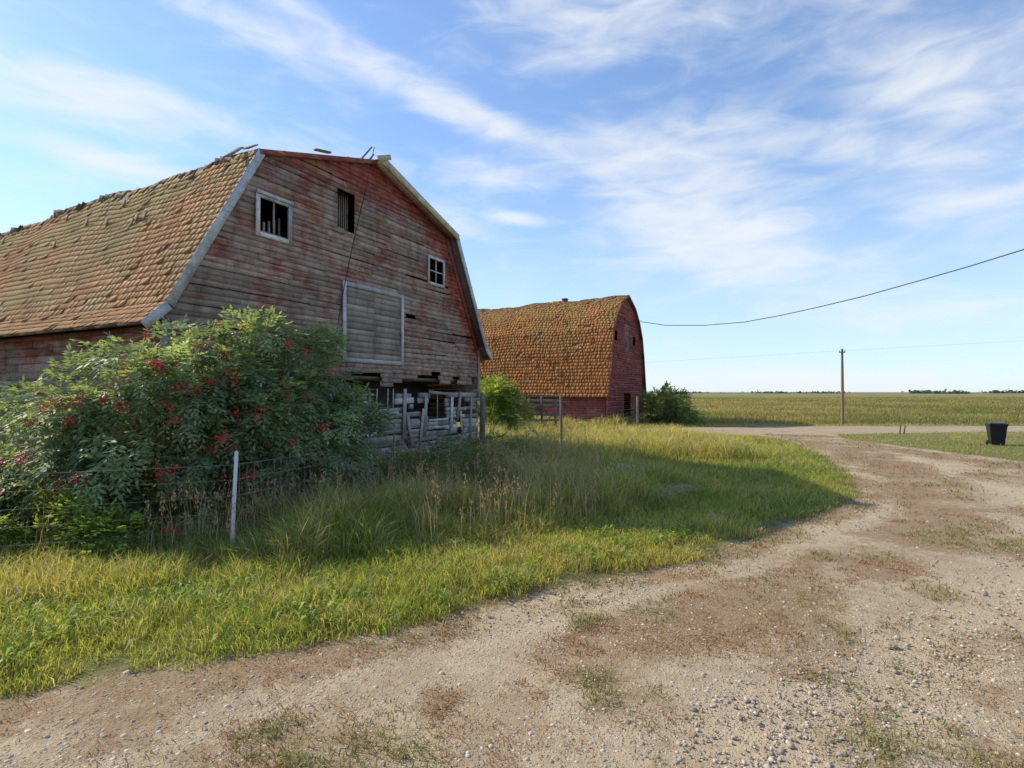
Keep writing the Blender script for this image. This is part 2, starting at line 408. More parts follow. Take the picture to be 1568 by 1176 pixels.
side1=wood('weathered_red_siding',(.35,.25,.195),(.52,.41,.33),(.42,.115,.085),(.47,.66),lich=(.36,.28,.11),stain=.3)
side1b=wood('weathered_log_wall',(.26,.18,.14),(.42,.33,.27),(.32,.10,.075),(.46,.6),grain=(12,1.2,12))
white=wood('worn_white_paint',(.36,.32,.27),(.5,.46,.41),(.72,.70,.66),(.36,.54))
rake=wood('worn_rake_paint',(.32,.29,.25),(.46,.43,.39),(.58,.57,.54),(.46,.62))
rakeo=wood('worn_soffit_paint',(.38,.30,.18),(.5,.41,.26),(.66,.57,.38),(.40,.56))
deckm=wood('roof_deck_wood',(.13,.10,.08),(.22,.17,.13),(.3,.25,.18),(.7,.8))
lowm=wood('whitewashed_planks',(.28,.24,.20),(.46,.41,.36),(.70,.67,.64),(.46,.66))
def roofmat(name,A,B,C,moss,light,lt):
    m,nt,out=newmat(name); n=N(nt); tc=n.new('ShaderNodeTexCoord').outputs['Object']
    c,r,g,b=attr(n)
    col=n.mix(r,A,B); col=n.mix(n.rng(b,.85,1,0,.45),col,C)
    big=n.noise(tc,.45,5,.6); col=n.mix(n.rng(n.math('ADD',big,n.math('MULTIPLY_ADD',g,.4,c=-.15)),.42,.68,0,.85),col,moss)
    fine=n.noise(n.mapping(tc,(3,3,1)),7,6,.7)
    pm=n.math('ADD',n.noise(tc,2.4,6,.65),n.math('MULTIPLY_ADD',g,.5,c=-.4))
    col=n.mix(n.rng(pm,lt,lt+.1,0,.85),col,light)
    v=n.math('MULTIPLY_ADD',fine,1.0,c=.5)
    st=n.noise(n.mapping(tc,(.5,.5,.5)),2.2,5,.65); v=n.math('MULTIPLY',v,n.rng(st,.3,.65,.72,1.1))
    principled(n,out,n.scale(col,v),.92,fine,.35,.008); return m
roof1=roofmat('cedar_shingles',(.34,.175,.08),(.43,.24,.115),(.23,.14,.085),(.30,.235,.11),(.5,.40,.26),.80)
roof2=roofmat('rusty_cedar_shingles',(.33,.125,.04),(.40,.17,.06),(.22,.10,.045),(.29,.17,.055),(.58,.52,.36),.66)
def red1(u,z,h,zt):
    r=max(0,1-(h-u)/2.6)*(.35+.65*min(1,max(0,(z-3)/3)))
    t=max(0,1-(zt-z)/2.8)
    l=max(0,1-(h+u)/1.5)*.4
    return max(.45,min(1.15,max(r*1.25,t*1.15,l))) if z>3 else max(.35,r*.6)
ops1=[(-4.26,-3.34,6.48,7.38),(-1.57,-.84,7.24,8.45),(2.97,3.90,6.52,7.42),(-1.28,1.40,3.5,5.7),(1.65,2.22,4.98,5.13)]
def skip1(u,z):
    if z<3.35:
        return z<2.3+1.15*float(vn([u],[1.0],.8,4)[0])+random.uniform(-.08,.12)
    return False
def miss1(k,f,y,ns):
    if k==1 and f>.93: return .35
    if k==2 and f>.8: return .4
    if k==1 and f>.85: return .12
    return .004+.018*(float(vn([y],[f*5],1.5,5)[0])>.68)
O1=(-4.43,17.6,0)
b1,hw1,sg1=build_barn('gambrel_barn',O1,[(7.1,3.92),(6.6,4.4),(4.35,8.5),(0,9.85)],6.62,21,ops1,
    dict(side=side1,side2=side1b,deck=deckm,roof=roof1,trim=rake),low=2.35,redf=red1,skip=skip1,miss=miss1,sag=.5,overL=.14,overR=.42,expo=.2,wid=.16,th=.018)
mb=MB()
def frame(u0,u1,z0,z1,w,y=-.085,tx=.04):
    c=lambda:(random.random(),random.uniform(.3,.8),0)
    mb.box(u0-w,u0,y,y+tx,z0-w,z1+w,c()); mb.box(u1,u1+w,y,y+tx,z0-w,z1+w,c())
    mb.box(u0+.001,u1-.001,y-.004,y+tx,z1,z1+w,c()); mb.box(u0+.001,u1-.001,y-.004,y+tx,z0-w,z0,c())
frame(-4.24,-3.36,6.5,7.36,.11); mb.box(-4.36,-3.24,-.13,-.09,7.44,7.52,(.5,.6,0))
frame(2.99,3.88,6.54,7.4,.10)
mb.box(3.42,3.46,-.05,-.02,6.54,7.4,(.5,.7,0)); mb.box(2.99,3.88,-.048,-.022,6.95,6.99,(.5,.7,0))
mb.box(-3.82,-3.78,-.05,-.02,6.5,7.36,(.2,.0,0))
frame(-1.24,1.36,3.52,5.66,.13,-.09)
mb.make('window_and_door_frames',white,b1)
mb=MB()
mb.box(-1.36,-.84,-.02,0,7.2,7.24,(.5,0,0))
for i in range(9):
    u=-1.5+i*.085; mb.box(u,u+.03,.3,.33,7.0,8.6,(random.random(),0,0))
for i in range(6):
    mb.box(-4.2+i*.16,-4.2+i*.16+.05,.25,.3,6.3,6.75+random.random()*.4,(random.random(),.3,0))
z=3.52
while z<5.6:
    h=random.choice((.16,.18,.2)); z1=min(z+h,5.65)
    mb.box(-1.235,.02+random.uniform(-.004,.004),-.05-random.random()*.015,-.02,z+.006,z1,(random.random(),.1,0))
    mb.box(.035,1.355,-.05-random.random()*.015,-.02,z+.006,z1,(random.random(),.1,0)); z=z1
mb.make('hay_door_boards',wood('grey_door_boards',(.33,.26,.195),(.49,.41,.33),(.5,.46,.4),(.55,.7)),b1)
# lower broken wall
mb=MB(); z=0.0; holes=[(-.15,1.25,1.85,2.6),(3.05,4.25,1.5,2.5),(2.1,2.5,1.9,2.9),(-4.5,-3.3,1.4,2.3),(5.0,5.4,.9,1.4),(4.5,5.0,1.9,2.3),(1.6,1.9,.5,.9)]
while z<2.4:
    h=random.choice((.14,.17,.2,.23)); z1=z+h; u=-6.5
    while u<6.5:
        e=min(u+random.uniform(.7,2.4),6.5); zm=(z+z1)/2
        segs=[(u,e)]
        for (a,b,c,d) in holes:
            if c<zm<d:
                ns=[]
                for p,q in segs:
                    if b<=p or a>=q: ns.append((p,q)); continue
                    if a>p: ns.append((p,a+random.uniform(-.16,.1)))
                    if b<q: ns.append((b+random.uniform(-.1,.16),q))
                segs=ns
        for p,q in segs:
            if q-p<.05 or random.random()<(.12 if z>1.0 else .05): continue
            dz=random.gauss(0,.02); t=random.gauss(0,.025)*(q-p); oy=random.uniform(0,.07)
            r=random.random();g=random.uniform(.0,1)*(1 if z<2.2 else .4)
            mb.hexa([(p,.04-oy,z+dz),(q,.04-oy,z+dz+t),(q,.09,z+dz+t),(p,.09,z+dz),(p,.04-oy,z1-.012+dz),(q,.04-oy,z1-.012+dz+t),(q,.09,z1-.012+dz+t),(p,.09,z1-.012+dz)],(r,g,0))
        u=e+.01
    z=z1
for (u,a,b,ti) in ((1.55,.9,2.6,.03),(2.0,.6,1.7,-.28),(2.75,.9,2.35,.05),(4.45,.9,2.3,.06),(5.3,.8,1.7,-.2),(5.9,.5,2.3,.05),(2.45,.4,1.9,.2),(4.9,1.4,2.5,.25)):
    mb.beam((u,-.05,a),(u+ti,-.07,b),random.uniform(.10,.17),.025,(random.random(),random.uniform(.1,.7),0),up=(0,1,0))
for i in range(5):
    if i==2: continue
    u=-.05+i*.28; mb.beam((u,.03,1.85),(u+random.gauss(0,.03),.03,2.6),.035,.02,(.6,.7,0),up=(0,1,0))
mb.box(-.2,1.3,-.04,.01,1.76,1.84,(.6,.7,0)); mb.beam((3.0,-.05,2.5),(4.3,-.05,2.42),.03,.1,(.6,.3,0)); mb.box(3.0,4.3,-.05,-.02,1.42,1.5,(.6,.7,0))
mb.box(3.6,3.64,0,.03,1.5,2.45,(.5,.4,0))
for i in range(7):
    u=random.uniform(1,6); mb.beam((u,-.3-random.random()*.4,.0),(u+random.uniform(-.8,.8),-.1,random.uniform(.3,1.0)),.14,.025,(random.random(),random.random(),0),up=(0,1,0))
mb.make('lower_plank_wall',lowm,b1)
mb=MB()
a=(4.35,8.5);b=(0,9.85); Ls=math.hypot(4.35,1.35); nu,nz_=1.35/Ls,4.35/Ls
P=[]
for h in (.10,.071):
    P+=[(a[0]-nu*h,-.41,a[1]-nz_*h),(a[0]-nu*h,-.06,a[1]-nz_*h),(b[0]-nu*h,-.06,b[1]-nz_*h),(b[0]-nu*h,-.41,b[1]-nz_*h)]
mb.hexa(P,(.8,.7,0))
def pr(q,h,y): return (q[0]-nu*h,y,q[1]-nz_*h)
mb.hexa([pr(a,.21,-.50),pr(b,.21,-.50),pr(b,.21,-.46),pr(a,.21,-.46),pr(a,-.02,-.50),pr(b,-.02,-.50),pr(b,-.02,-.46),pr(a,-.02,-.46)],(.7,.7,0))
mb.beam((-.35,-.5,9.72),(.25,-.5,9.98),.03,.16,(.5,.6,0))
mb.make('soffit_boards',rakeo,b1)
mb=MB()
mb.beam((-.5,.1,9.7),(.05,.1,10.35),.04,.04,(.3,.1,0)); mb.beam((-.15,.1,9.8),(.15,.1,10.15),.04,.04,(.3,.1,0))
mb.beam((-2.3,.1,9.35),(-1.7,.15,9.5),.12,.05,(.3,.2,0)); mb.beam((-4.6,.0,8.45),(-4.25,.1,8.70),.16,.03,(.8,.5,0))
mb.beam((-4.9,.3,8.2),(-4.35,.5,8.68),.14,.03,(.7,.5,0))
for i in range(80):
    y=random.uniform(.5,19); z=8.42+sg1(y,8.5)
    mb.beam((-4.46,y,z-.12),(-4.36+random.uniform(-.05,.03),y+random.uniform(-.12,.12),z+random.uniform(.0,.13)),random.uniform(.1,.22),.015,(random.random(),.1,0))
for i in range(12):
    f=random.uniform(.5,.97); y=random.uniform(0,19); u=6.6-f*2.25; z=4.4+f*4.1+sg1(y,4.4+f*4.1)
    mb.beam((-u-.03,y,z),(-u-.0,y+random.uniform(-.06,.06),z+.2),.15,.014,(random.random(),.1,0),up=(-1,0,.5))
mb.make('loose_roof_boards',wood('loose_board_wood',(.22,.16,.11),(.36,.28,.19),(.3,.25,.18),(.7,.8)),b1)
def loc2w(u,y,z,O=O1):
    c,s=math.cos(TH),math.sin(TH); return (O[0]+u*c-y*s,O[1]+u*s+y*c,z)
blk=plain('dark_cable',(.03,.03,.03),.6)
tubes('barn_cable',[([loc2w(-.35,-.35,10.1),loc2w(-.7,-.3,8.6),loc2w(-1.25,-.32,6.8),loc2w(-1.75,-.4,5.2),loc2w(-2.3,-.6,3.4)],.013)],blk)
S2=11.7; N2=(7.1,42.0); O2=(N2[0]+.453*S2/2,N2[1]+.891*S2/2,0)
p2=[(6.05,2.1),(5.75,3.2),(5.2,5.6),(4.6,7.4),(3.6,8.75),(2.2,9.85),(0,10.7)]
red2=lambda u,z,h,zt: .8
sideR=wood('faded_red_siding',(.32,.19,.16),(.44,.30,.26),(.38,.10,.085),(.44,.66),stain=.4)
miss2=lambda k,f,y,ns: .008 if k<ns-1 else .25
b2,_,sg2=build_barn('red_barn',O2,p2,5.75,24,[(-3.6,-2.8,6.6,7.5),(2.0,2.8,6.6,7.5),(-.7,.7,6.0,8.2),(-1,1.2,.2,2.5)],
    dict(side=sideR,side2=sideR,deck=deckm,roof=roof2,trim=sideR),redf=red2,sag=.3,overL=.25,overR=.25,rowh=.2,expo=.3,wid=.26,miss=miss2,th=.024)
mb=MB(); z=6.0
while z<8.2: mb.box(-.69,.69,-.03,0,z+.006,z+.2,(random.random(),.5,0)); z+=.2
mb.box(-3.65,-2.75,-.09,-.05,7.5,7.6,(.5,.9,0)); mb.box(1.95,2.85,-.09,-.05,7.5,7.6,(.5,.9,0)); mb.box(-5.85,-5.6,-.09,-.045,0,2.3,(.5,.6,0))
mb.make('loft_door',sideR,b2)
mb=MB()
mb.box(-.2,.2,5.4,5.8,10.3,10.8,(.5,.3,0)); mb.box(-.26,.26,5.34,5.86,10.8,10.86,(.5,.3,0))
mb.make('roof_vent',deckm,b2)
# ---------------- foliage materials & blades ----------------
gmat=foliage_mat('grass_blades',.5,1.05); lmat=foliage_mat('leaf',.45,.95); dmat=foliage_mat('dry_weed',.25,.8)
def blades(name,P,h,w,lean,cb,ct,mat,z0=-.06,parent=None):
    N_=len(P); ph=rng.uniform(0,2*np.pi,N_); ld=rng.uniform(0,2*np.pi,N_)
    s=np.stack([np.cos(ph),np.sin(ph),0*ph],1)*(w/2)[:,None]
    d=np.stack([np.cos(ld),np.sin(ld),0*ld],1)*(lean*h)[:,None]
    B=np.stack([P[:,0],P[:,1],np.full(N_,z0)],1); up=np.zeros((N_,3)); up[:,2]=1
    M=B+d*.3+up*(h*.58)[:,None]; T=B+d*1.0+up*(h*(1-.25*lean))[:,None]
    V=np.stack([B-s,B+s,M-s*.8,M+s*.8,T],1).reshape(-1,3)
    k=np.arange(N_)*5
    F4=np.stack([k,k+1,k+3,k+2],1);F3=np.stack([k+2,k+3,k+4],1)
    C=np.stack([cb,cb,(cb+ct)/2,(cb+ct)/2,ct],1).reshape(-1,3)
    return mesh_np(name,V,F4=F4,F3=F3,col=C,mat=mat,parent=parent)
def infoot(x,y,O,hw_,ln,mg=0):
    c,s=math.cos(TH),math.sin(TH); dx=x-O[0];dy=y-O[1]; u=dx*c+dy*s; v=-dx*s+dy*c
    return (np.abs(u)<hw_+mg)&(v>-mg)&(v<ln+mg)
def lerp(a,b,t): return np.asarray(a)[None,:]*(1-t[:,None])+np.asarray(b)[None,:]*t[:,None]
NC=540000
d=np.exp(rng.uniform(math.log(3.3),math.log(46),NC)); th=rng.uniform(-.86,.86,NC)
x=np.tan(th)*d; y=d
sd_=sdist(x,y); ed=sd_+(vn(x,y,.6,31,4)-.5)*.9
keep=(ed>0)&~infoot(x,y,O1,6.7,21)&~infoot(x,y,O2,5.9,24)
keep&=rng.random(NC)<np.clip(.3+ed*1.4,0,1)
keep&=~((x>15)&(rng.random(NC)<.15))
x=x[keep];y=y[keep];e=ed[keep];N_=len(x)
t=sst(e,1.7,3.0)*(1-sst(x,2.5,6)*(y<20))*(1-sst(x,8.5,11.5))
nz1=vn(x,y,1.0,41,3); nz2_=vn(x,y,3.0,47,3); nz3=vn(x,y,.35,43,2)
h=(.08+.12*np.clip(e,0,1)+.13*nz1*nz3*1.6)*(1-t)+t*(.12+.72*sst(nz1,.25,.75)+.24*nz3)
h=np.where((x<-4)&(y<9.5),np.minimum(h,.42),h)
h=np.where(x>15,.06+.14*nz1**2+.06*nz3,h)
h*=rng.uniform(.5,1.3,N_)
wd=(.0045+.0008*y)*rng.uniform(.6,1.5,N_)
lawn=(1-t)*(y<14)
yel=np.clip(.36+(nz2_-.5)*1.9+sst(y,17,25)*.5+rng.normal(0,.2,N_),0,1)
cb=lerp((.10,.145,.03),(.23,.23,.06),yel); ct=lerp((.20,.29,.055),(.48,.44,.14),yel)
gg=(1+.12*lawn)[:,None]; cb*=gg; ct*=gg  # sunlit brightness painted into the front lawn's blade colours
dry=rng.random(N_)<(.10+.25*sst(nz1,.52,.68)+.16*t+.15*(x>15)*nz2_); cb[dry]=(.30,.25,.14); ct[dry]=(.54,.45,.28)
hv=rng.uniform(.7,1.25,N_)[:,None]; cb*=hv;ct*=hv
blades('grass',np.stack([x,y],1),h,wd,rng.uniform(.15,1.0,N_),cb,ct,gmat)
NF=110000
d=np.exp(rng.uniform(math.log(33),math.log(260),NF)); th=rng.uniform(-.1,.86,NF); x=np.tan(th)*d;y=d
keep=(sdist(x,y)>.3)&~infoot(x,y,O2,5.9,24,.2)&((y>40)); x=x[keep];y=y[keep];N_=len(x)
nz1=vn(x,y,9,51,3); nzf=vn(x*.25,y,4,57,3); yel=np.clip(.58+(nz1-.5)*1.4+(nzf-.5)*1.9+rng.normal(0,.2,N_),0,1)
edge=sst(y,41,46)
blades('field_grass',np.stack([x,y],1),(.12+.30*edge*(.4+1.2*nzf))*rng.uniform(.6,1.3,N_),(.02+.0011*y)*rng.uniform(.7,1.3,N_),rng.uniform(.2,.9,N_),
   lerp((.11,.125,.04),(.23,.185,.09),yel),lerp((.16,.185,.06),(.38,.30,.16),yel),gmat)
NR=300000
d=np.exp(rng.uniform(math.log(3.3),math.log(34),NR)); th=rng.uniform(-.8,.86,NR); x=np.tan(th)*d;y=d
rm_=redmask(x,y)*(.2+1.2*sst(vn(x,y,.25,61,3),.38,.62)); keep=rng.random(NR)<rm_*.8; x=x[keep];y=y[keep];N_=len(x)
g=sst(vn(x,y,.8,66,2),.42,.62); rr=np.clip(g+rng.normal(0,.25,N_),0,1)
blades('driveway_weeds',np.stack([x,y],1),(.018+.045*rng.random(N_)**2)*(1+.8*g),(.003+.0010*y)*rng.uniform(.5,1.6,N_),rng.uniform(.4,1.6,N_),
   lerp((.30,.155,.08),(.17,.17,.05),rr),lerp((.50,.30,.17),(.34,.34,.12),rr),dmat,z0=-.055)
P_=[(.6,10.4),(1.4,11.0),(2.3,11.8),(3.2,12.6),(4.3,13.5)]
n_=3000; tt=rng.uniform(0,4,n_); i0=tt.astype(int); fr=tt-i0; PA=np.array(P_+[P_[-1]])
q=PA[i0]*(1-fr[:,None])+PA[i0+1]*fr[:,None]+rng.normal(0,.10,(n_,2))
blades('raked_hay',q,rng.uniform(.12,.30,n_),np.full(n_,.014),rng.uniform(1.0,2.4,n_),np.tile((.34,.28,.17),(n_,1)),np.tile((.5,.43,.28),(n_,1)),dmat,z0=.08)
NS=2200
sx_=rng.uniform(-7.5,2.2,NS*4); sy_=rng.uniform(8.0,22,NS*4)
k=(sdist(sx_,sy_)>2.0)&~infoot(sx_,sy_,O1,6.8,21)&(vn(sx_,sy_,1.2,71)>.48); sx_=sx_[k][:NS];sy_=sy_[k][:NS]
n_=len(sx_); hh=rng.uniform(.6,1.3,n_)
blades('seed_stalks',np.stack([sx_,sy_],1),hh,np.full(n_,.011),rng.uniform(.05,.3,n_),np.tile((.34,.27,.14),(n_,1)),np.tile((.44,.34,.19),(n_,1)),dmat)
V=[];C=[]
for a,b,hq in zip(sx_[::2],sy_[::2],hh[::2]):
    for j in range(12):
        zz_=hq*rng.uniform(.72,.98)-.06; o=rng.normal(0,.018,2); r=rng.uniform(.008,.016); d2=rng.normal(0,1,3); d2/=np.linalg.norm(d2)
        c0=np.array([a+o[0],b+o[1],zz_]); pz=np.array([0,0,r*1.8])
        V+=[c0-d2*r,c0-pz,c0+d2*r,c0+pz]; C+=[(.42,.29,.18)]*4
V=np.array(V);k=np.arange(len(V)//4)*4
mesh_np('seed_heads',V,F4=np.stack([k,k+1,k+2,k+3],1),col=np.array(C),mat=dmat)
# ---------------- leafy shrubs ----------------
def leaves(name,blobs,nsub,nspray,ll,K,ca,cb_,mat,parent,droop=.5,sub=.3,zmin=.05,wr=.28):
    bl=np.array(blobs); vol=bl[:,3]**2; pr=vol/vol.sum()
    bi=rng.choice(len(bl),nsub,p=pr); v=rng.normal(0,1,(nsub,3)); v/=np.linalg.norm(v,axis=1)[:,None]
    rad=bl[bi,3]*rng.uniform(.65,1.22,nsub); sc=bl[bi,:3]+v*rad[:,None]; shade=rng.uniform(.65,1.3,nsub)
    si=rng.integers(0,nsub,nspray); v2=rng.normal(0,1,(nspray,3)); v2/=np.linalg.norm(v2,axis=1)[:,None]
    P=sc[si]+v2*(sub*rng.uniform(.2,1.0,nspray)**.6)[:,None]*np.array([1,1,.7])
    k=P[:,2]>zmin; P=P[k];si=si[k];v2=v2[k]; n_=len(P)
    D=(P-bl[bi[si],:3]); D/=np.linalg.norm(D,axis=1)[:,None]+1e-6
    D=D*.8+v2*.6+rng.normal(0,.3,(n_,3)); D[:,2]-=droop*.5; D/=np.linalg.norm(D,axis=1)[:,None]
    S=np.cross(D,np.array([0,0,1.])); S/=np.linalg.norm(S,axis=1)[:,None]+1e-6
    U=np.cross(S,D)
    rl=ll*2.2
    Vs=[];Cs=[]
    hue=np.clip(rng.random(n_)*.7+.3*rng.random(n_),0,1)
    base=lerp(ca,cb_,hue)*shade[si][:,None]
    for j in range(K):
        tt=(j//2+1)/((K+1)//2); sg=1 if j%2 else -1
        o=P+D*(rl*tt)
        o=o-np.array([0,0,1.])*(rl*tt*tt*droop*.4)
        if j==K-1 and K%2: dirv=D+rng.normal(0,.12,(n_,3))
        else: dirv=D*.55+S*sg*.85+rng.normal(0,.15,(n_,3))
        dirv[:,2]-=droop*.35; dirv/=np.linalg.norm(dirv,axis=1)[:,None]
        L_=ll*rng.uniform(.75,1.2,n_)[:,None]
        sw=np.cross(dirv,U+rng.normal(0,.25,(n_,3))); sw/=np.linalg.norm(sw,axis=1)[:,None]+1e-6
        a=o; b=o+dirv*L_*.45+sw*L_*wr; c=o+dirv*L_; d=o+dirv*L_*.45-sw*L_*wr
        Vs.append(np.stack([a,b,c,d],1)); cc=base*rng.uniform(.85,1.15,n_)[:,None]; Cs.append(np.repeat(cc[:,None,:],4,1))
    V=np.concatenate(Vs).reshape(-1,3);C=np.concatenate(Cs).reshape(-1,3); k=np.arange(len(V)//4)*4
    return mesh_np(name,V,F4=np.stack([k,k+1,k+2,k+3],1),col=C,mat=mat,parent=parent),sc
bark=plain('bark',(.14,.11,.08),.9)
def stems(blobs,base,parent,n_=18,r=.035):
    l=[]
    for i in range(n_):
        b=random.choice(blobs); a=(base[0]+random.gauss(0,base[2]),base[1]+random.gauss(0,base[2]*.4),-.08)
        e=(b[0]+random.gauss(0,.3),b[1]+random.gauss(0,.3),b[2]+b[3]*random.uniform(.2,.8))
        mpt=((a[0]*.6+e[0]*.4)+random.gauss(0,.12),(a[1]*.6+e[1]*.4),e[2]*.5)
        l.append(([a,mpt,e],[r,r*.7,r*.25]))
    tubes('stems',l,bark,parent)
B1=[(-8.3,10.1,1.0,1.0),(-7.9,10.1,1.9,1.0),(-7.2,10.1,2.35,.95),(-6.4,10.1,2.55,.95),(-5.7,10.5,2.75,.9),(-5.2,11.0,3.05,.85),(-4.8,11.6,3.0,.85),(-4.3,12.1,2.8,.9),
    (-3.9,12.6,2.2,.95),(-3.8,12.6,1.4,.9),(-6.6,9.7,1.4,1.2),(-7.6,9.6,1.1,1.0),(-5.6,10.4,1.4,1.2),(-4.7,11.3,1.5,1.2),(-8.9,10.0,.5,.8),(-5.3,11.2,2.2,1.1)]
bush=empty('berry_bush',(0,0,0))
_,sc=leaves('leaves',B1,330,11500,.125,7,(.155,.215,.115),(.30,.375,.22),lmat,bush,droop=.8,sub=.33,wr=.20)
stems(B1,(-6.3,10.8,1.0),bush,40,.03)
V=[];Q=[]
ico=[(0,0,1),(.9,0,0),(0,.9,0),(-.9,0,0),(0,-.9,0),(0,0,-1)]; fi=[(0,1,2),(0,2,3),(0,3,4),(0,4,1),(5,2,1),(5,3,2),(5,4,3),(5,1,4)]
cs=sc[(sc[:,1]<11.7)]
for i in range(230):
    s_=cs[random.randrange(len(cs))]
    c0=np.array([s_[0]+random.gauss(0,.1),s_[1]-.54+random.gauss(0,.06),s_[2]-.05])
    for j in range(random.randint(8,26)):
        c1=c0+rng.normal(0,1,3)*np.array([.045,.045,.05]); o=len(V); r=.016
        V+=[tuple(c1+np.array(p)*r) for p in ico]; Q+=[tuple(o+t for t in f) for f in fi]
m_b,nt,out=newmat('berries'); n=N(nt); principled(n,out,(.62,.04,.05),.35)
mesh_np('berries',V,F3=Q,mat=m_b,parent=bush)
def shrub(name,B,ns,nsp,ll,ca,cb_,base,K=5,sub=.3,n_=8,wr=.3):
    e=empty(name); leaves('leaves',B,ns,nsp,ll,K,ca,cb_,lmat,e,sub=sub,wr=wr); stems(B,base,e,n_,.03); return e
shrub('leafy_shrub',[(12.3,44.5,1.6,1.4),(13.0,43.5,1.0,1.1),(11.5,44.5,2.2,.9),(12.6,43,.6,1.1),(14.4,43,.5,.8),(11.2,43.5,1.0,1.1)],60,3200,.17,(.13,.19,.06),(.29,.36,.13),(12.4,43.8,.6),sub=.45)
shrub('leafy_shrub',[(-1.3,33,1.4,1.3),(-.9,33,2.3,1.0),(-.2,33,1.2,1.1),(-1.6,33,2.6,.8)],60,3200,.15,(.13,.19,.04),(.30,.38,.10),(-1,33,.4),sub=.4)
shrub('weed_patch',[(-9.6,9.2,.5,.7),(-8.9,8.9,.4,.6),(-8.2,8.7,.35,.55),(-9.9,10,.9,.8),(-7.4,8.6,.25,.5),(-9.3,8.3,.2,.5),(-6.6,8.5,.2,.45),(-5.9,8.3,.2,.4),(-7.8,8.0,.15,.4)],150,5600,.085,(.12,.19,.035),(.29,.38,.09),(-8.4,8.9,.7),sub=.28)
shrub('nettle_patch',[(-2.6,13.2,.3,.7),(-1.6,14.3,.35,.7),(-.8,15.8,.35,.7),(0,17.5,.3,.6),(.3,19.5,.3,.6),(1.2,21.5,.3,.6)],120,4000,.085,(.10,.15,.055),(.20,.26,.10),(-1.2,15.5,.9),sub=.35,wr=.22)
n_=1300; bx=rng.uniform(-7,3.2,n_*4); by=rng.uniform(4.4,10,n_*4); s_=sdist(bx,by); k=(s_>.1)&(s_<2.2)&(vn(bx,by,.7,81)>.5); bx=bx[k][:n_];by=by[k][:n_]
V=[];C=[]
for a,b in zip(bx,by):
    k_=random.randint(3,6); p0=random.random()*6.28; c0=np.array(random.choice([(.20,.30,.05),(.28,.38,.07),(.14,.22,.04)]))
    for j in range(k_):
        t=p0+j*6.28/k_+random.gauss(0,.3); L_=random.uniform(.05,.12); d_=np.array([math.cos(t),math.sin(t),0]); s2=np.array([-math.sin(t),math.cos(t),0])
        o=np.array([a,b,random.uniform(0.0,.12)]); up=np.array([0,0,1]); tz=random.uniform(.2,1.0)
        V+=[o,o+d_*L_*.55+s2*L_*.17+up*L_*tz,o+d_*L_+up*L_*tz*.9,o+d_*L_*.55-s2*L_*.17+up*L_*tz]; C+=[c0*random.uniform(.8,1.2)]*4
k=np.arange(len(V)//4)*4
mesh_np('broadleaf_weeds',np.array(V),F4=np.stack([k,k+1,k+2,k+3],1),col=np.array(C),mat=lmat)
# ---------------- gravel pebbles ----------------
phi=(1+5**.5)/2; iv=np.array([(-1,phi,0),(1,phi,0),(-1,-phi,0),(1,-phi,0),(0,-1,phi),(0,1,phi),(0,-1,-phi),(0,1,-phi),(phi,0,-1),(phi,0,1),(-phi,0,-1),(-phi,0,1)])/1.9
it=np.array([(0,11,5),(0,5,1),(0,1,7),(0,7,10),(0,10,11),(1,5,9),(5,11,4),(11,10,2),(10,7,6),(7,1,8),(3,9,4),(3,4,2),(3,2,6),(3,6,8),(3,8,9),(4,9,5),(2,4,11),(6,2,10),(8,6,7),(9,8,1)])
NP=60000
d=np.exp(rng.uniform(math.log(3.2),math.log(20),NP)); th=rng.uniform(-.78,.86,NP); x=np.tan(th)*d;y=d
k=(sdist(x,y)<.1)&(rng.random(NP)<.15+1.6*(vn(x,y,1.2,91,3)-.33)+.3*((x>0)&(y<6))); x=x[k];y=y[k];N_=len(x)
r=(.005+.015*rng.random(N_)**4+.0004*y)*rng.uniform(.7,1.4,N_)
big=rng.random(N_)<.003; r[big]=rng.uniform(.02,.032,big.sum())
jit=rng.uniform(.7,1.25,(N_,12,1)); sc3=rng.uniform(.6,1.2,(N_,1,3))*np.array([1,1,.65])
zg=gz(x,y)-.004
V=iv[None]*jit*sc3*r[:,None,None]+np.stack([x,y,zg],1)[:,None,:]
T=(it[None]+(np.arange(N_)*12)[:,None,None]).reshape(-1,3)
g_=rng.uniform(.20,.60,N_)[:,None]*lerp((1,.90,.77),(1,.83,.64),rng.random(N_))
m_p,nt,out=newmat('pebbles'); n=N(nt); c,_,_,_=attr(n); principled(n,out,c,.85)
mesh_np('gravel',V.reshape(-1,3),F3=T,col=np.repeat(g_,12,0),mat=m_p)
# ---------------- posts, wires, pole ----------------
postm=wood('grey_post_wood',(.17,.14,.115),(.29,.25,.21),(.4,.36,.3),(.8,.9),grain=(9,9,1.2))
def post(name,x,y,h,r,lean=(0,0),m=postm):
    return tubes(name,[([(x,y,-.15),(x+lean[0]*.5,y+lean[1]*.5,h*.5),(x+lean[0],y+lean[1],h-.02),(x+lean[0],y+lean[1],h)],[r,r*.96,r*.9,r*.3])],m,n=9)
PA_=px(738,712)[:2];PB_=px(860,690)[:2];PC_=px(976,655)[:2];PD_=(-4.28,8.5)
post('fence_post',PA_[0],PA_[1],2.45,.10,(.03,0))
post('fence_post',PB_[0],PB_[1],2.38,.06,(-.04,0))
post('fence_post',PC_[0],PC_[1],2.2,.08)
post('white_marker_post',PD_[0],PD_[1],1.6,.03,(.07,0),plain('chalky_white',(.6,.6,.6),.7))
stl=plain('rusty_steel',(.24,.20,.17),.7)
M1=(PD_[0]*.55+PA_[0]*.45,PD_[1]*.55+PA_[1]*.45)
post('steel_fence_stake',M1[0],M1[1],1.5,.022,(.02,0),stl)
ws=[]
fl=[(-11,6.5),PD_,M1,PA_,PB_,PC_]
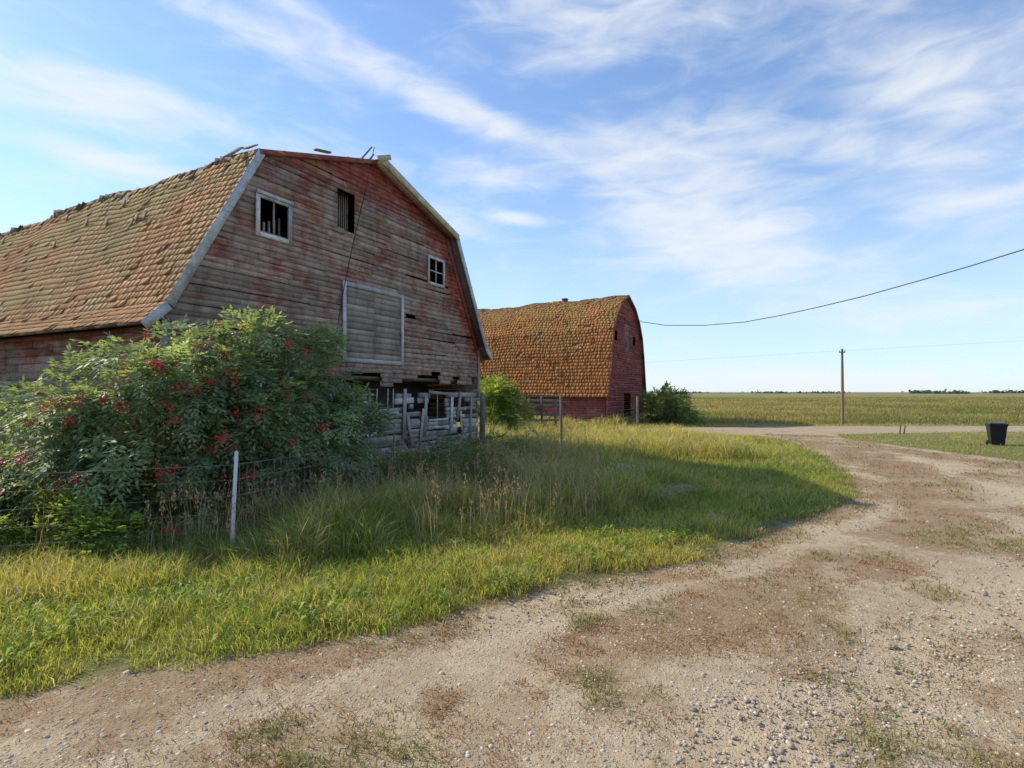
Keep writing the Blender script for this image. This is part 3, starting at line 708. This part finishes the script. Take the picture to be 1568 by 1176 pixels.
for hz in (.4,.65,.9,1.15,1.38):
    for a,b in zip(fl[:-1],fl[1:]):
        rr_=.003 if a[0]<-10 else .005
        ws.append(([(a[0],a[1],hz),((a[0]+b[0])/2,(a[1]+b[1])/2,hz-.04),(b[0],b[1],hz)],rr_))
for a,b in ((PD_,M1),(M1,PA_)):
    for i in range(1,32):
        f=i/32; ws.append(([(a[0]*(1-f)+b[0]*f,a[1]*(1-f)+b[1]*f,.1),(a[0]*(1-f)+b[0]*f,a[1]*(1-f)+b[1]*f,1.36)],.003))
tubes('wire_fence',ws,stl,n=4)
tubes('overhead_cable',[([loc2w(-4.6,7.6,7.5,O2),(4.2,40,6.0),px(856,560,26),px(857,605,23.6)],.012)],blk)
W=[px(972,488,50.5),px(985,493,47),px(1020,498,45),px(1080,498,42),px(1140,493,39),px(1195,483,36.5),px(1250,471,34),px(1325,453,31.5),px(1400,432,29),px(1484,408,26.5),px(1568,382,24),px(1720,330,20.5)]
tubes('power_line',[(W,.028)],plain('grey_cable',(.10,.10,.11),.6))
far=plain('thin_wire',(.3,.33,.36),.6)
ux,uy,_z=px(1290,650)
pole=empty('utility_pole',(ux,uy,0))
tubes('shaft',[([(0,0,-.2),(0,0,3),(0,0,5.8)],[.11,.10,.08])],plain('pole_wood',(.24,.16,.11),.9),pole,n=10)
mb=MB(); mb.box(-.24,.24,-.04,.04,5.5,5.57,(.5,.2,0)); mb.box(-.22,-.18,-.02,.02,5.57,5.68,(.5,.2,0)); mb.box(.18,.22,-.02,.02,5.57,5.68,(.5,.2,0)); mb.make('crossarm',postm,pole)
tubes('pole_wires',[([(ux,uy,5.65),(ux+14,uy-3,6.3),(ux+40,uy-8,8.6)],.004),([(ux,uy,5.65),(ux-14,uy+10,5.2),(ux-30,uy+30,5.9)],.004)],far,n=4)
rx,ry,_z=px(1380,664)
mb=MB(); mb.beam((rx-.12,ry,-.05),(rx-.05,ry,.55),.05,.05,(.2,0,0)); mb.beam((rx+.12,ry,-.05),(rx+.22,ry,.5),.05,.05,(.2,0,0)); mb.make('field_stakes',deckm)
bx,by,_z=px(1525,681)
bn=empty('wheelie_bin',(bx,by,-.03),math.radians(-28))
bmat=plain('black_plastic',(.02,.021,.024),.45,8,.15)
import bmesh
def ringbody(name,rs):
    bm=bmesh.new()
    R=[[bm.verts.new((sx*a,sy*b,z)) for sx,sy in ((-1,-1),(1,-1),(1,1),(-1,1))] for z,a,b in rs]
    for a,b in zip(R[:-1],R[1:]):
        for i in range(4): bm.faces.new((a[i],a[(i+1)%4],b[(i+1)%4],b[i]))
    bm.faces.new(R[0][::-1]); bm.faces.new(R[-1])
    me=bpy.data.meshes.new(name); bmesh.ops.bevel(bm,geom=bm.edges[:],offset=.012,segments=2,affect='EDGES'); bm.to_mesh(me); me.materials.append(bmat); link(bpy.data.objects.new(name,me),bn)
ringbody('body',[(.06,.24,.26),(.5,.28,.32),(.93,.32,.38),(.935,.35,.41),(.99,.35,.41)])
ringbody('lid',[(.995,.36,.43),(1.03,.36,.43),(1.07,.27,.33)])
tubes('handle',[([(-.25,.50,.97),(.25,.50,.97)],.018),([(-.25,.40,.95),(-.25,.50,.97)],.018),([(.25,.40,.95),(.25,.50,.97)],.018)],bmat,bn)
for sx in (-1,1):
    tubes('wheel',[([(sx*.28,.25,.12),(sx*.281,.25,.12),(sx*.33,.25,.12),(sx*.331,.25,.12)],[.02,.12,.12,.02])],bmat,bn,n=18)
def rock(name,x,y,z,s,mat,seed):
    rg=np.random.default_rng(seed); bm=bmesh.new(); bmesh.ops.create_icosphere(bm,subdivisions=3,radius=1)
    for v in bm.verts:
        p=np.array(v.co); f=1+.6*(vn([p[0]*2+seed],[p[1]*2+p[2]*1.7],.5,seed)[0]-.5)+rg.normal(0,.03)
        v.co=Vector(p*f*np.array(s))
    me=bpy.data.meshes.new(name); bm.to_mesh(me); me.materials.append(mat); o=bpy.data.objects.new(name,me); o.location=(x,y,z); link(o)
wm=plain('pale_sheet',(.66,.68,.72),.7); sm_=plain('field_stone',(.40,.37,.33),.9)
a=px(960,733); rock('plastic_sheet',a[0],a[1],.20,(.65,.3,.22),wm,3)
a=px(700,735); rock('stone',a[0],a[1],.25,(.7,.4,.3),sm_,8); a=px(30,915); rock('stone',a[0],a[1],.02,(.35,.2,.12),sm_,9)
a=px(1360,980); rock('stone',a[0],a[1],-.04,(.06,.05,.035),plain('tan_stone',(.36,.29,.2),.9),11)
mb=MB()
for i in range(6):
    xx=-1.5+i*.9+random.gauss(0,.1); mb.beam((xx,37+.2*i,-.1),(xx+random.gauss(0,.05),37+.2*i,2.0+random.gauss(0,.25)),.16,.16,(random.random(),.2,0))
for z in (.6,1.1,1.6,1.95): mb.beam((-1.7,37,z),(3.2,38,z+random.gauss(0,.06)),.04,.17,(random.random(),.3,0))
mb.beam((-1.7,38.6,2.4),(3.3,39.2,2.2),1.8,.08,(.5,.3,0))
mb.make('timber_pen',postm)
V=[];Q=[];cc=[]
def dist_tree(xx,yy,hh,ww):
    for i in range(160):
        c0=np.array([xx+rng.normal(0,ww*.4),yy+rng.normal(0,5),abs(rng.normal(0,hh*.42))+.5]); s=rng.uniform(.5,1.6)
        a=rng.normal(0,1,3)*s;b=rng.normal(0,1,3)*s; o=len(V); V.extend([c0-a,c0-b,c0+a,c0+b]); Q.append((o,o+1,o+2,o+3)); cc.extend([(.09,.11,.09)]*4)
for xx,yy,hh,ww in ((590,800,4,26),(640,840,3.5,30),(760,840,5,40),(720,820,3,25),(560,700,2,20),(420,900,2,60),(300,950,2,60),(500,900,2,50)): dist_tree(xx,yy,hh,ww)
mesh_np('distant_trees',np.array(V),F4=Q,col=np.array(cc),mat=lmat)
scene.view_settings.view_transform='Standard'; scene.view_settings.look='None'; scene.view_settings.exposure=0
